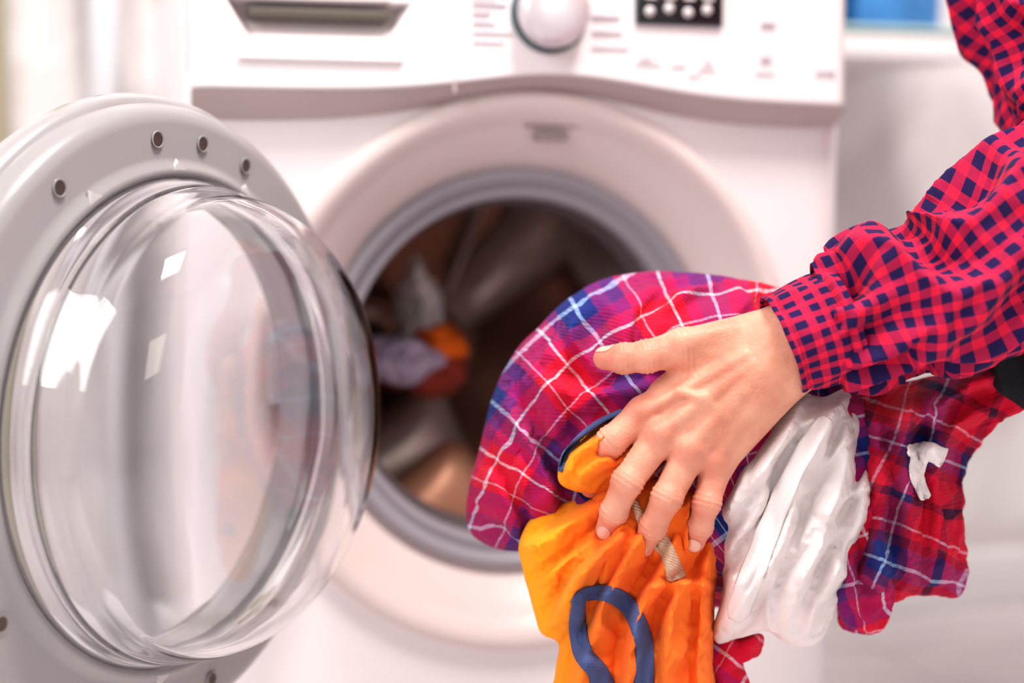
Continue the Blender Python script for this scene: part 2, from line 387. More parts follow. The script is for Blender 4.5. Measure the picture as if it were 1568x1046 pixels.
# ------------------------------------------------------------------ SDF body modelling
def sdf_caps(P, a, b, ra, rb):
    a=np.asarray(a,dtype=np.float32); b=np.asarray(b,dtype=np.float32); ab=b-a; L2=float(ab@ab)+1e-12
    h=np.clip(((P-a)@ab)/L2,0,1)
    q=P-a-h[:,None]*ab
    return np.sqrt((q*q).sum(1))-(ra+(rb-ra)*h)
def sdf_ell(P,c,r):
    r=np.asarray(r,dtype=np.float32); q=(P-np.asarray(c,dtype=np.float32))/r
    k0=np.sqrt((q*q).sum(1))+1e-9; k1=np.sqrt(((q/r)**2).sum(1))+1e-9
    return k0*(k0-1)/k1
def smin(a,b,k):
    h=np.clip(.5+.5*(b-a)/k,0,1); return b+(a-b)*h-k*h*(1-h)
def surface_nets(f, lo, hi, h):
    lo=np.array(lo,dtype=float);hi=np.array(hi,dtype=float); n=np.ceil((hi-lo)/h).astype(int)+1
    ax=[lo[i]+np.arange(n[i])*h for i in range(3)]
    G=np.empty(n,dtype=np.float32)
    YZ=np.stack(np.meshgrid(ax[1],ax[2],indexing='ij'),-1).reshape(-1,2)
    ch=max(1,int(300000/len(YZ)))
    for i in range(0,n[0],ch):
        xs=ax[0][i:i+ch]
        P=np.empty((len(xs),len(YZ),3),dtype=np.float32); P[:,:,0]=xs[:,None]; P[:,:,1:]=YZ[None]
        G[i:i+len(xs)]=f(P.reshape(-1,3)).reshape(len(xs),n[1],n[2])
    S=G<0
    cn=n-1
    cnt=np.zeros(cn,dtype=np.int32); acc=np.zeros(tuple(cn)+(3,),dtype=np.float32)
    def cs(A,o): return A[o[0]:o[0]+cn[0],o[1]:o[1]+cn[1],o[2]:o[2]+cn[2]]
    for axx in range(3):
        e=[0,0,0];e[axx]=1
        oth=[i for i in range(3) if i!=axx]
        for p in (0,1):
            for q in (0,1):
                o=[0,0,0];o[oth[0]]=p;o[oth[1]]=q; o2=[o[i]+e[i] for i in range(3)]
                g0=cs(G,o);g1=cs(G,o2); m=cs(S,o)!=cs(S,o2)
                t=np.where(m,g0/(g0-g1+1e-20),0)
                cnt+=m
                for i in range(3):
                    acc[...,i]+=np.where(m,o[i]+(t if i==axx else 0),0)
    mask=cnt>0; idx=-np.ones(cn,dtype=np.int64); idx[mask]=np.arange(mask.sum())
    base=np.argwhere(mask); V=(base+acc[mask]/cnt[mask][:,None])*h+lo
    Q=[]
    for axx in range(3):
        o1,o2=[i for i in range(3) if i!=axx]
        A=np.take(S,range(0,n[axx]-1),axis=axx); B=np.take(S,range(1,n[axx]),axis=axx)
        ch_=np.argwhere(A!=B)
        ok=(ch_[:,o1]>0)&(ch_[:,o2]>0)&(ch_[:,o1]<cn[o1])&(ch_[:,o2]<cn[o2])
        ch_=ch_[ok]
        def g(d1,d2):
            c=ch_.copy(); c[:,o1]-=d1; c[:,o2]-=d2; return idx[c[:,0],c[:,1],c[:,2]]
        Q.append(np.stack([g(1,1),g(0,1),g(0,0),g(1,0)],1))
    return V,np.concatenate(Q)
def grad(f,P,e=.0004):
    E=np.eye(3,dtype=np.float32)*e
    g=np.stack([f(P+E[i])-f(P-E[i]) for i in range(3)],1)
    return g/(np.linalg.norm(g,axis=1,keepdims=True)+1e-12)
def relax(f,V,it=3):
    V=V.astype(np.float32)
    for _ in range(it):
        V=V-f(V)[:,None]*grad(f,V)
    return V

HD=.93
def H(u,v,d): return np.array(tuple(T(u,v,HD+d/1000.)),dtype=np.float32)
mm=.001
palm=[
 (H(1420,430,22),H(1215,512,8),28,20),(H(1430,450,22),H(1228,545,8),28,19),
 (H(1210,508,6),H(990,634,10),19,11.5),(H(1205,522,3),H(1015,664,2),19,12),(H(1212,545,3),H(1058,690,1),19,11.5),(H(1216,562,7),H(1098,708,8),16.5,11),
 (H(1150,590,16),H(1060,650,16),17,13),(H(1180,520,12),H(1080,545,14),18,15),
 (H(1110,545,14),H(1020,600,17),15,10)]
bumps=[(H(986,632,3),8.5),(H(1010,662,-6.5),8.2),(H(1055,686,-7.5),7.8),(H(1094,706,-.5),7.3)]
tend=[(H(1150,560,-12.5),H(1012,660,-9),3,3.0),(H(1160,570,-12),H(1056,684,-9.5),3,2.8),(H(1140,545,-11.5),H(990,628,-4),3,3),(H(1175,590,-7),H(1094,704,-4),3,2.8),(H(1120,505,-1),H(1045,522,-6),4,4),
 (H(1110,640,-9.5),H(1075,610,-12.5),1.6,1.6),(H(1075,610,-12.5),H(1040,600,-10.5),1.6,1.4),(H(1140,600,-12),H(1110,640,-9.5),1.8,1.6)]
fing={
 'thumb':[(H(1150,520,12),16),(H(1046,532,4),12.5),(H(990,546,2),10.3),(H(955,549,3),9.6),(H(926,549,5),7.6)],
 'index':[(H(986,634,10),11.5),(H(936,676,5),9.8),(H(914,712,17),9.0),(H(905,745,32),7.8)],
 'middle':[(H(1013,666,3),11.5),(H(960,738,-5),9.8),(H(940,784,2),8.6),(H(929,811,9),7.4)],
 'ring':[(H(1058,690,2),11.2),(H(1021,762,-6),9.8),(H(1000,806,2),8.6),(H(986,836,10),7.4)],
 'pinky':[(H(1098,710,8),10.5),(H(1082,770,0),8.8),(H(1072,806,6),7.8),(H(1064,830,12),6.8)]}
joints=[]
for k,c in fing.items():
    for i in range(1,len(c)-1):
        ax=c[i+1][0]-c[i-1][0]; ax=ax/np.linalg.norm(ax); joints.append((c[i][0],ax,c[i][1]*mm))
fwd=np.array(tuple(FW),dtype=np.float32)
def hand_sdf(P):
    d=None
    for a,b,ra,rb in palm:
        x=sdf_caps(P,a,b,ra*mm,rb*mm); d=x if d is None else smin(d,x,.010)
    for c,r in bumps: d=smin(d,sdf_caps(P,c,c+1e-5,r*mm,r*mm),.005)
    for a,b,ra,rb in tend: d=smin(d,sdf_caps(P,a,b,ra*mm,rb*mm),.005)
    out=None
    for k,c in fing.items():
        g=None
        for i in range(len(c)-1):
            x=sdf_caps(P,c[i][0],c[i+1][0],c[i][1]*mm,c[i+1][1]*mm); g=x if g is None else smin(g,x,.003)
        for i in range(1,len(c)-1):
            x=sdf_caps(P,c[i][0]-fwd*.0018,c[i][0]-fwd*.0017,c[i][1]*mm,c[i][1]*mm); g=smin(g,x,.003)
        x=smin(d,g,.009 if k=='thumb' else .006)
        out=x if out is None else np.minimum(out,x)
    for c,ax,r in joints:
        q=P-c; s=q@ax; near=np.exp(-(s/.0045)**2)*np.exp(-((q*q).sum(1)-s*s)/(r*1.6)**2)
        out=out+.00065*near*np.cos(2*math.pi*s/.0034)
    return out
allp=np.array([p for a,b,_,_ in palm for p in (a,b)]+[p for c in fing.values() for p,_ in c])
lo=allp.min(0)-.022; hi=allp.max(0)+.022
Vh,Qh=surface_nets(hand_sdf,lo,hi,.0012)
Vh=relax(hand_sdf,Vh,3)
redspots=[(c,10) for c,_ in bumps]+[(c[-1][0],12) for c in fing.values()]+[(c[1][0],10) for c in fing.values()]+[(c[2][0],8) for c in fing.values()]
tone=np.zeros(len(Vh))
for c,s in redspots:
    tone=np.maximum(tone,np.exp(-((Vh-c)**2).sum(1)/(s*mm*1.1)**2))
m_skin,nt,b=newmat("skin")
at=N(nt,'ShaderNodeAttribute'); at.attribute_name="tone"
tc=N(nt,'ShaderNodeTexCoord'); nz=N(nt,'ShaderNodeTexNoise'); nz.inputs['Scale'].default_value=40; nz.inputs['Detail'].default_value=7; nt.links.new(tc.outputs['Object'],nz.inputs['Vector'])
rp=N(nt,'ShaderNodeValToRGB'); rp.color_ramp.elements[0].position=.32; rp.color_ramp.elements[1].position=.68
rp.color_ramp.elements[0].color=(.66,.235,.15,1); rp.color_ramp.elements[1].color=(.83,.40,.27,1); nt.links.new(nz.outputs['Fac'],rp.inputs['Fac'])
mx=N(nt,'ShaderNodeMix'); mx.data_type='RGBA'; mx.inputs[7].default_value=(.68,.14,.10,1)
mu=N(nt,'ShaderNodeMath'); mu.operation='MULTIPLY'; mu.inputs[1].default_value=.6; nt.links.new(at.outputs['Fac'],mu.inputs[0]); nt.links.new(mu.outputs[0],mx.inputs[0]); nt.links.new(rp.outputs['Color'],mx.inputs[6])
nt.links.new(mx.outputs[2],b.inputs['Base Color']); b.inputs['Roughness'].default_value=.48; b.inputs['Specular IOR Level'].default_value=.4
b.inputs['Subsurface Weight'].default_value=.15; b.inputs['Subsurface Radius'].default_value=(.01,.004,.002); b.inputs['Subsurface Scale'].default_value=.25
n2=N(nt,'ShaderNodeTexVoronoi'); n2.inputs['Scale'].default_value=700; nt.links.new(tc.outputs['Object'],n2.inputs['Vector'])
n4=N(nt,'ShaderNodeTexNoise'); n4.inputs['Scale'].default_value=160; n4.inputs['Detail'].default_value=4; nt.links.new(tc.outputs['Object'],n4.inputs['Vector'])
bp=N(nt,'ShaderNodeBump'); bp.inputs['Strength'].default_value=.4; bp.inputs['Distance'].default_value=.0006; nt.links.new(n2.outputs['Distance'],bp.inputs['Height'])
bp2=N(nt,'ShaderNodeBump'); bp2.inputs['Strength'].default_value=.5; bp2.inputs['Distance'].default_value=.0015; nt.links.new(n4.outputs['Fac'],bp2.inputs['Height']); nt.links.new(bp.outputs['Normal'],bp2.inputs['Normal']); nt.links.new(bp2.outputs['Normal'],b.inputs['Normal'])
PE=empty("person",T(1700,400,1.0))
P0(mesh("hand",Vh,Qh,m_skin,None,attr={"tone":tone}),PE)
m_nail=mat_plain("nail",(.78,.40,.31),.25,var=.02,coat=.3)
def nail(nm,c,ax,out,w,l):
    ax=ax/np.linalg.norm(ax); out=out-ax*(out@ax); out/=np.linalg.norm(out); sd=np.cross(ax,out)
    n=15; pts=[]
    for j in range(n):
        for i in range(n):
            a=(i/(n-1)*2-1); b_=(j/(n-1)*2-1)
            x=a*math.sqrt(1-b_*b_/2); y=b_*math.sqrt(1-a*a/2)
            pts.append(c+sd*x*w+ax*y*l+out*.02)
    P=np.array(pts,dtype=np.float32)
    for _ in range(30):
        P=P-out[None]*(hand_sdf(P)*.8)[:,None]
    P=P+out*.0003
    Fc=[(j*n+i,j*n+i+1,(j+1)*n+i+1,(j+1)*n+i) for j in range(n-1) for i in range(n-1)]
    o=mesh(nm,P,Fc,m_nail,None); s=o.modifiers.new("s",'SOLIDIFY'); s.thickness=.0006; s.offset=0
    P0(o,PE)
UPn=np.array(tuple(UP),dtype=np.float32); RTn=np.array(tuple(RT),dtype=np.float32)
for k,side in (('middle',-.3),('ring',-.35),('pinky',-.2)):
    c=fing[k]; ax=c[-1][0]-c[-2][0]
    nail("nail_"+k,c[-1][0]-ax/np.linalg.norm(ax)*.001,ax,-fwd+RTn*side,.0048,.0054)
c=fing['thumb']; nail("nail_thumb",c[-1][0],c[-1][0]-c[-2][0],UPn*1.0-fwd*.25,.0052,.0062)

# ------------------------------------------------------------------ cloth construction
def nz3(x,y,z): return noise.noise(Vector((float(x),float(y),float(z))))
SIM=[]
def cloth(name, outline, ctr, d0, th, mat, folds, M=44, Nn=240, uvf=None, seed=0, edge=3.0, back=.8, pw=2.4, warp=18, vox=.003, grow=.10, press=.0, sim=True, bend=.6, ridges=(), rs=1.0):
    O=cr(outline,Nn); c=np.array(ctr,float)
    for k in range(Nn):
        d=O[k]-c; l=np.linalg.norm(d)+1e-6
        O[k]+=d/l*edge*nz3(O[k][0]*.03,O[k][1]*.03,seed+.5)
    V=[];Fc=[]
    RL=[(cr(r[0],24,False),r[1],r[2]*rs) for r in ridges]   # explicit folds: polyline, width px, height m
    def foldh(p,front=True):
        wx=p[0]+warp*nz3(p[0]*.008,p[1]*.008,seed+3.1); wy=p[1]+warp*nz3(p[0]*.008,p[1]*.008,seed+9.7)
        h=0
        for (ang,wl,amp,st) in folds:
            ca,sa=math.cos(math.radians(ang)),math.sin(math.radians(ang))
            al=wx*ca+wy*sa; ac=-wx*sa+wy*ca
            v=nz3(ac/wl,al/(wl*st),seed*1.7+wl*.13)
            h+=amp*(1-3.2*math.sqrt(v*v+.0015))
        if front:
            q=np.array([wx*.4+p[0]*.6,wy*.4+p[1]*.6])
            for L_,w_,hh in RL:
                a=L_[:-1]; ab=L_[1:]-a; t=np.clip(((q-a)*ab).sum(1)/((ab*ab).sum(1)+1e-9),0,1)
                dv=(a+ab*t[:,None])-q
                dd=np.sqrt((dv**2).sum(1)); k=dd.argmin(); s=(k+t[k])/len(a)
                sgn=1 if ab[k][0]*dv[k][1]-ab[k][1]*dv[k][0]>0 else -1
                x=sgn*dd[k]/w_
                if x>0: g=math.exp(-(x/.65)**2)-.35*math.exp(-((x-1.2)/.5)**2)
                else: g=math.exp(-(abs(x)/1.4)**1.5)
                h+=hh*g*min(1,5*s+.15)*min(1,5*(1-s)+.15)
        return h
    V.append(T(c[0],c[1],d0-th-foldh(c)))
    for side in (0,1):
        for j in range(1,M+(1 if side==0 else 0)):
            t=j/M; t=math.sin(t*math.pi/2)**.9 if t<1 else 1
            pr=max(0,1-t**pw)**.5
            for k in range(Nn):
                p=c+(O[k]-c)*t
                h=foldh(p) if side==0 or t==1 else foldh(p+200,False)
                fade=min(1,(1-t)*7)**.6 if t<1 else 0
                fade=.25+.75*fade
                if t==1: d=d0-h*.25
                elif side==0: d=d0-th*pr-h*fade
                else: d=d0+th*back*pr+h*(fade-.25)
                V.append(T(p[0],p[1],d))
    nb1=1+M*Nn
    V.append(T(c[0],c[1],d0+th*back))
    cb=len(V)-1
    for k in range(Nn): 
        k2=(k+1)%Nn; Fc.append((0,1+k,1+k2))
        Fc.append((cb,nb1+k2,nb1+k))
    for j in range(M-1):
        for k in range(Nn):
            k2=(k+1)%Nn; Fc.append((1+j*Nn+k,1+(j+1)*Nn+k,1+(j+1)*Nn+k2,1+j*Nn+k2))
    for j in range(M-2):
        for k in range(Nn):
            k2=(k+1)%Nn; Fc.append((nb1+j*Nn+k,nb1+j*Nn+k2,nb1+(j+1)*Nn+k2,nb1+(j+1)*Nn+k))
    e1=1+(M-1)*Nn; e2=nb1+(M-2)*Nn
    for k in range(Nn):
        k2=(k+1)%Nn; Fc.append((e1+k,e2+k,e2+k2,e1+k2))
    o=mesh(name,V,Fc,mat,None)
    r=o.modifiers.new("r",'REMESH'); r.mode='VOXEL'; r.voxel_size=vox; r.use_smooth_shade=True
    SIM.append((o,uvf,grow,press,d0,sim,bend))
    return o
def co(me):
    a=np.empty(len(me.vertices)*3,dtype=np.float32); me.vertices.foreach_get("co",a); return a.reshape(-1,3)
CAMn=np.array(tuple(CAM)); 
def proj(P):
    r=P-CAMn; d=r@fwd; return CX+F*(r@RTn)/d, CY-F*(r@UPn)/d, d
def bake(o):
    dg=bpy.context.evaluated_depsgraph_get(); me=bpy.data.meshes.new_from_object(o.evaluated_get(dg),preserve_all_data_layers=True,depsgraph=dg)
    o.modifiers.clear(); o.data=me; me.polygons.foreach_set("use_smooth",[True]*len(me.polygons)); return me
FRAMES=14
def cloth_mod(o,w,grow,press,bend=.25):
    vg=o.vertex_groups.new(name="pin")
    for i,x in enumerate(w):
        if x>.02: vg.add([i],float(x),'REPLACE')
    c=o.modifiers.new("cloth",'CLOTH'); s=c.settings
    s.quality=5; s.mass=.15; s.tension_stiffness=20; s.compression_stiffness=20; s.shear_stiffness=8; s.bending_stiffness=bend
    s.air_damping=4; s.effector_weights.gravity=0; s.vertex_group_mass="pin"; s.pin_stiffness=2
    s.shrink_min=-grow
    if press: s.use_pressure=True; s.uniform_pressure_force=press
    c.collision_settings.use_collision=False
    c.point_cache.frame_start=1; c.point_cache.frame_end=FRAMES
def run_sims(extra):
    base={}
    for o,uvf,grow,press,d0,sim,bend in SIM:
        me=bake(o); P=co(me); u,v,d=proj(P)
        uvs=[uvf(float(a),float(b),0.0) if uvf else (float(a)/F*d0,float(b)/F*d0) for a,b in zip(u,v)]
        setuv(me,uvs)
        if sim:
            nn=np.empty(len(me.vertices)*3,dtype=np.float32); me.vertices.foreach_get("normal",nn); nn=nn.reshape(-1,3)
            f=-(nn@fwd); w=np.clip(1.15-2.6*np.clip(f,0,1),0,1)
            cloth_mod(o,w,grow,press,bend)
        base[o.name]=(o,P)
    for o,w,grow in extra:
        base[o.name]=(o,co(o.data)); cloth_mod(o,w,grow,0)
    for f in range(1,FRAMES+1): sc.frame_set(f)
    for nm,(o,P) in base.items():
        if any(m.type=='CLOTH' for m in o.modifiers):
            old=o.data; me=bake(o); Q=co(me)
            dmax=np.abs(Q-P).max() if np.isfinite(Q).all() and len(Q)==len(P) else 9
            print("sim",nm,len(P),"max move",dmax)
            if dmax>.06: o.data=old
    sc.frame_set(1)
seed_s=[1.5]
def strip(name, path, width, mat, n=60, m=12, puff=.001, thick=.0012, snap=None, off=.0015, wob=.0015):
    P=cr(path,n,False); V=[];Fc=[];UV=[]
    L_=0
    for i in range(n):
        a=P[max(i-1,0)];b=P[min(i+1,n-1)]; tn=(b-a)[:2]; tn/=np.linalg.norm(tn)+1e-9; nr=np.array([-tn[1],tn[0]])
        if isinstance(width,tuple):
            x=i/(n-1)*(len(width)-1); k=min(int(x),len(width)-2); w=width[k]+(width[k+1]-width[k])*(x-k)
        else: w=width
        w*=(1+.12*nz3(i*.15,seed_s[0],0))*min(1,.45+.55*min(i,n-1-i)/3)
        if i: L_+=np.linalg.norm(P[i][:2]-P[i-1][:2])/F
        for j in range(m):
            t=j/(m-1)*2-1
            q=P[i][:2]+nr*w*t/2
            d=float(P[i][2])
            if snap:
                pt=T(q[0],q[1],1); dr=(pt-CAM).normalized()
                best=None
                for bv in snap:
                    hit=bv.ray_cast(CAM,dr)
                    if hit[0] is not None:
                        dd=(hit[0]-CAM).dot(FW)
                        if best is None or dd<best: best=dd
                if best is not None and abs(best-d)<.05: d=best-off
            d+=-puff*(1-t*t)+wob*nz3(q[0]*.05,q[1]*.05,3.3)
            V.append([q[0],q[1],d]); UV.append((L_,t*w/2/F))
    seed_s[0]+=7
    A=np.array(V).reshape(n,m,3)
    for _ in range(2):
        B=A.copy(); B[1:-1,:,2]=(A[:-2,:,2]+A[2:,:,2]+A[1:-1,:,2])/3; A=B
    V=[T(*p) for p in A.reshape(-1,3)]
    for i in range(n-1):
        for j in range(m-1): Fc.append((i*m+j,i*m+j+1,(i+1)*m+j+1,(i+1)*m+j))
    o=mesh(name,V,Fc,mat,None,uvs=UV)
    s=o.modifiers.new("s",'SOLIDIFY'); s.thickness=thick; s.offset=0
    return o

PK=(.80,.36,.50); LB=(.36,.52,.80); WH=(.82,.66,.76)
tart=[(0,RED),(.24,MAG),(.34,NAVY),(.62,MAG),(.74,(.16,.01,.13)),(.84,RED)]
m_tartan=mat_cloth("tartan_flannel",tart,period=.092,lines=[(.13,.026,WH),(.48,.030,LB),(.90,.016,PK)],weave=1700)
tart2=[(0,RED),(.26,(.16,.004,.035)),(.34,NAVY),(.56,(.16,.004,.035)),(.64,RED),(.86,(.05,.006,.03)),(.94,RED)]
m_tartan2=mat_cloth("tartan_flannel_dark",tart2,period=.080,lines=[(.16,.020,PK),(.46,.022,LB)],weave=1700)
m_orange=mat_cloth("orange_jersey",plain=(.93,.16,.018),glow_col=(.97,.36,.012),grad=(830/F*.985, 915/F*.985),bump=.1,crease=.2,rough=1)  # amber left side is light glow painted into the fabric colour
m_bluet=mat_cloth("blue_trim",plain=(.065,.09,.23),bump=.3,crease=.4)
m_wcloth=mat_cloth("white_cotton",plain=(.84,.765,.765),bump=.2,crease=.15,rough=1)
m_lace=mat_cloth("beige_lace",plain=(.66,.42,.28),bump=1,crease=1)
m_blackc=mat_cloth("black_cloth",plain=(.012,.012,.016),bump=.2,sheen=0)

def polar(cu,cv,R=.22,s=1.0,rot=0,r0=0):
    def f(u,v,h):
        u=u+12*nz3(u*.006,v*.006,7.5); v=v+12*nz3(u*.006,v*.006,17.5)
        du,dv=(u-cu)/F*s,(v-cv)/F*s
        r=math.hypot(du,dv); a=math.atan2(-dv,-du)
        return (a*R+rot+3, r+r0+3)
    return f
def lin(ang,s=1.0,hk=0):
    ca,sa=math.cos(math.radians(ang)),math.sin(math.radians(ang))
    def f(u,v,h):
        u2=u+14*nz3(u*.01,v*.01,5.5); v2=v+14*nz3(u*.01,v*.01,15.5)
        return ((u2*ca+v2*sa)/F*s+3,(-u2*sa+v2*ca)/F*s+3)
    return f

PS=empty("plaid_shirt",T(1000,600,1.02))
left_out=[(718,812),(716,758),(733,690),(748,625),(772,568),(806,520),(850,475),(905,436),(960,420),(1015,415),(1080,420),(1150,430),(1215,450),(1290,520),(1330,600),(1340,720),(1330,800),(1260,880),(1120,930),(960,900),(850,850),(790,845),(755,838)]
P0(cloth("shirt_body",left_out,(1010,660),1.045,.080,m_tartan,[(100,120,.009,2.5),(60,60,.004,3)],uvf=polar(1190,930,.25,rot=.02,r0=.01),seed=1,M=60,Nn=300,warp=30,grow=.08,rs=1.5,
 ridges=[([(760,600),(800,660),(830,730),(850,800)],22,.014),([(735,720),(775,770),(800,830)],16,.010),([(800,560),(860,600),(930,600),(1000,585)],20,.010),([(905,450),(870,520),(850,600),(855,680)],26,.010),([(1000,430),(965,480),(950,540)],20,.008),([(1100,430),(1060,450),(1030,500)],18,.008),([(745,650),(790,700),(805,770)],14,.008)]),PS)
right_out=[(1290,575),(1350,585),(1430,575),(1500,545),(1575,520),(1640,560),(1600,610),(1548,632),(1500,680),(1478,720),(1472,780),(1482,850),(1484,885),(1465,912),(1420,912),(1368,918),(1360,950),(1340,968),(1285,960),(1290,900),(1310,860),(1280,760),(1270,660)]
P0(cloth("shirt_tail",right_out,(1390,720),1.01,.045,m_tartan2,[(75,75,.012,2.4),(120,45,.005,2)],uvf=lin(20,1.0),seed=4,M=50,Nn=280,warp=40,edge=6,grow=.10,rs=1.5,
 ridges=[([(1560,560),(1480,600),(1420,640),(1370,660)],20,.016),([(1520,620),(1460,660),(1440,720),(1450,800),(1465,880)],18,.016),([(1400,600),(1380,680),(1400,780),(1400,880)],18,.016),([(1330,600),(1345,700),(1350,820),(1340,920)],18,.014),([(1440,590),(1400,640),(1340,660)],14,.010)]),PS)
P0(cloth("shirt_sleeve_fold",[(1290,600),(1345,640),(1365,730),(1345,830),(1370,900),(1345,966),(1290,950),(1270,850),(1300,740)],(1325,780),.985,.03,m_tartan,[(85,50,.010,3)],uvf=lin(-18,1.1),seed=6,M=34,Nn=180,grow=.09),PS)
P0(cloth("shirt_hem",[(1080,960),(1130,975),(1168,970),(1162,1005),(1135,1010),(1150,1060),(1130,1120),(1085,1120)],(1110,1030),.995,.02,m_tartan,[(80,30,.006,2)],uvf=lin(30),seed=8,M=26,Nn=140,grow=.06),PS)
OT=empty("orange_top",T(950,900,.98))
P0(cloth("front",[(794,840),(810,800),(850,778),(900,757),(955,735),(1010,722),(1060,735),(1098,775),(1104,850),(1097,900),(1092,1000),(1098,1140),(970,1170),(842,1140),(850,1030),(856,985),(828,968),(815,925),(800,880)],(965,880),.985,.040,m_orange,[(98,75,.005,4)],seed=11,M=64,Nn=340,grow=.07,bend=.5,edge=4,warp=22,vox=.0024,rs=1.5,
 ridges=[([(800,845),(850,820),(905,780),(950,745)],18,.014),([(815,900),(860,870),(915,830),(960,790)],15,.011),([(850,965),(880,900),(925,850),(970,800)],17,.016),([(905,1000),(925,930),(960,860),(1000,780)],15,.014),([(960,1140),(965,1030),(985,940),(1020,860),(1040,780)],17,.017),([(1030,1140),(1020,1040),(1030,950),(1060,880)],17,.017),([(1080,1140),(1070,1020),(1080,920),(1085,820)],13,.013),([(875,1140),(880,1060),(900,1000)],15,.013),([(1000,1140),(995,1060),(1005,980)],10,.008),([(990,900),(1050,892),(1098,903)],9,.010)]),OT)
P0(cloth("neck_fold",[(855,735),(860,700),(885,672),(920,650),(955,636),(990,660),(1005,700),(990,745),(930,756),(880,750)],(930,700),.958,.022,m_orange,[(140,50,.004,3)],seed=15,M=30,Nn=160,grow=.06,vox=.0024,rs=1.3,
 ridges=[([(862,735),(880,700),(915,675),(950,655)],12,.010),([(880,748),(900,720),(940,700)],10,.008)]),OT)
P0(cloth("finger_fold",[(900,800),(915,750),(960,735),(1010,730),(1060,740),(1085,790),(1070,850),(1030,880),(985,870),(950,900),(915,915),(890,870)],(985,800),.962,.022,m_orange,[(110,45,.005,3)],seed=16,M=34,Nn=200,grow=.06,vox=.0024,rs=1.3,
 ridges=[([(920,900),(935,840),(960,790)],12,.010),([(1000,860),(1015,810),(1040,760)],12,.010),([(1050,850),(1055,800),(1060,750)],10,.008)]),OT)
WS=empty("white_blouse",T(1210,790,.97))
P0(cloth("body",[(1212,598),(1262,606),(1300,596),(1318,640),(1335,690),(1342,735),(1334,800),(1306,862),(1316,912),(1288,930),(1262,975),(1232,992),(1200,985),(1172,968),(1130,978),(1100,985),(1092,960),(1108,905),(1098,850),(1090,790),(1118,728),(1160,670)],(1215,790),.980,.038,m_wcloth,[(118,90,.005,3.5)],seed=21,M=70,Nn=380,warp=20,edge=5,grow=.035,vox=.0022,bend=1.2,rs=1.25,
 ridges=[([(1295,605),(1250,680),(1225,740),(1200,820),(1160,900),(1110,970)],15,.015),([(1225,610),(1185,690),(1140,750),(1105,800)],16,.012),([(1300,640),(1290,720),(1265,800),(1235,880),(1205,970)],15,.016),([(1325,700),(1320,780),(1290,850),(1265,920)],13,.014),([(1180,690),(1165,760),(1130,820),(1105,860)],13,.010),([(1250,640),(1215,660),(1180,700)],10,.008),([(1300,860),(1270,900),(1240,960)],12,.010),([(1170,800),(1150,870),(1120,920)],11,.009),([(1335,740),(1290,760),(1260,800)],9,.009),
  ([(1280,620),(1262,680),(1250,720)],8,.007),([(1310,660),(1270,700),(1225,770)],7,.006),([(1250,800),(1225,830),(1180,900)],7,.006),([(1290,800),(1250,850),(1225,900)],8,.007),([(1110,880),(1140,900),(1150,950)],8,.006),([(1150,700),(1125,760),(1110,790)],7,.005),([(1190,860),(1180,920),(1185,965)],8,.007)]),WS)
BG=empty("black_garment",T(1545,560,.98))
P0(cloth("cloth",[(1515,530),(1560,500),(1640,500),(1660,620),(1600,640),(1545,610),(1520,585)],(1580,565),.965,.035,m_blackc,[(60,40,.006,2)],seed=25,M=24,Nn=120,sim=False),BG)

# ---- sleeve
gs=[(0,(.76,.014,.055)),(.44,(.018,.009,.065))]
m_ging=mat_cloth("gingham_cotton",gs,period=.0108,weave=4000,bump=.2,crease=.3,tw_amt=.02)
def tube(name, path, mat, parent, n=160, m=96, amp=.004, wl=.05, seed=0, ridge=[]):
    P=cr(path,n,False); C=[T(p[0],p[1],p[2]) for p in P]; V=[];Fc=[];UV=[]; L_=0
    for i in range(n):
        tn=(C[min(i+1,n-1)]-C[max(i-1,0)]).normalized(); s=FW.cross(tn); s.normalize(); o=tn.cross(s).normalized()
        if i: L_+=(C[i]-C[i-1]).length
        rw=float(P[i][3]/F*P[i][2]); rd=float(P[i][4])
        for j in range(m):
            a=2*math.pi*j/m; ca,sa=math.cos(a),math.sin(a)
            q=C[i]+s*(ca*rw)+o*(sa*rd)
            vv=nz3(L_/wl+ca*.7+sa*.4,ca*1.3+seed,sa*1.3)
            h=amp*(1-3.4*math.sqrt(vv*vv+.002))+amp*.4*nz3(L_/wl*2.5+sa,ca*3,sa*3+seed)
            for (s0,w_,hh,tilt) in ridge:
                h+=hh*math.exp(-((L_-s0-tilt*ca)/w_)**2)
            q+=(s*ca+o*sa)*h
            V.append(q); UV.append((L_,0))
    R0=.038
    for i in range(n):
        rr=float(P[i][3]/F*P[i][2])
        for j in range(m): UV[i*m+j]=(UV[i*m+j][0],(2*math.pi*j/m-math.pi*1.5)*(R0+.9*(rr-.030)))
    for i in range(n-1):
        for j in range(m): Fc.append((i*m+j,i*m+(j+1)%m,(i+1)*m+(j+1)%m,(i+1)*m+j))
    me=bpy.data.meshes.new(name); me.from_pydata([tuple(v) for v in V],[],Fc); l=me.uv_layers.new(name="UVMap")
    k=0
    for f in Fc:
        jj=f[0]%m
        for vi in f:
            x=UV[vi]; y=x[1]
            if jj==m-1 and vi%m==0: y=UV[vi+m-1][1]+(UV[vi+m-1][1]-UV[vi+m-2][1])
            l.data[k].uv=(x[0]+3,y+3); k+=1
    me.polygons.foreach_set("use_smooth",[True]*len(Fc)); me.materials.append(mat)
    ob=link(bpy.data.objects.new(name,me)); P0(ob,parent)
    return ob
SN,SM_=230,100
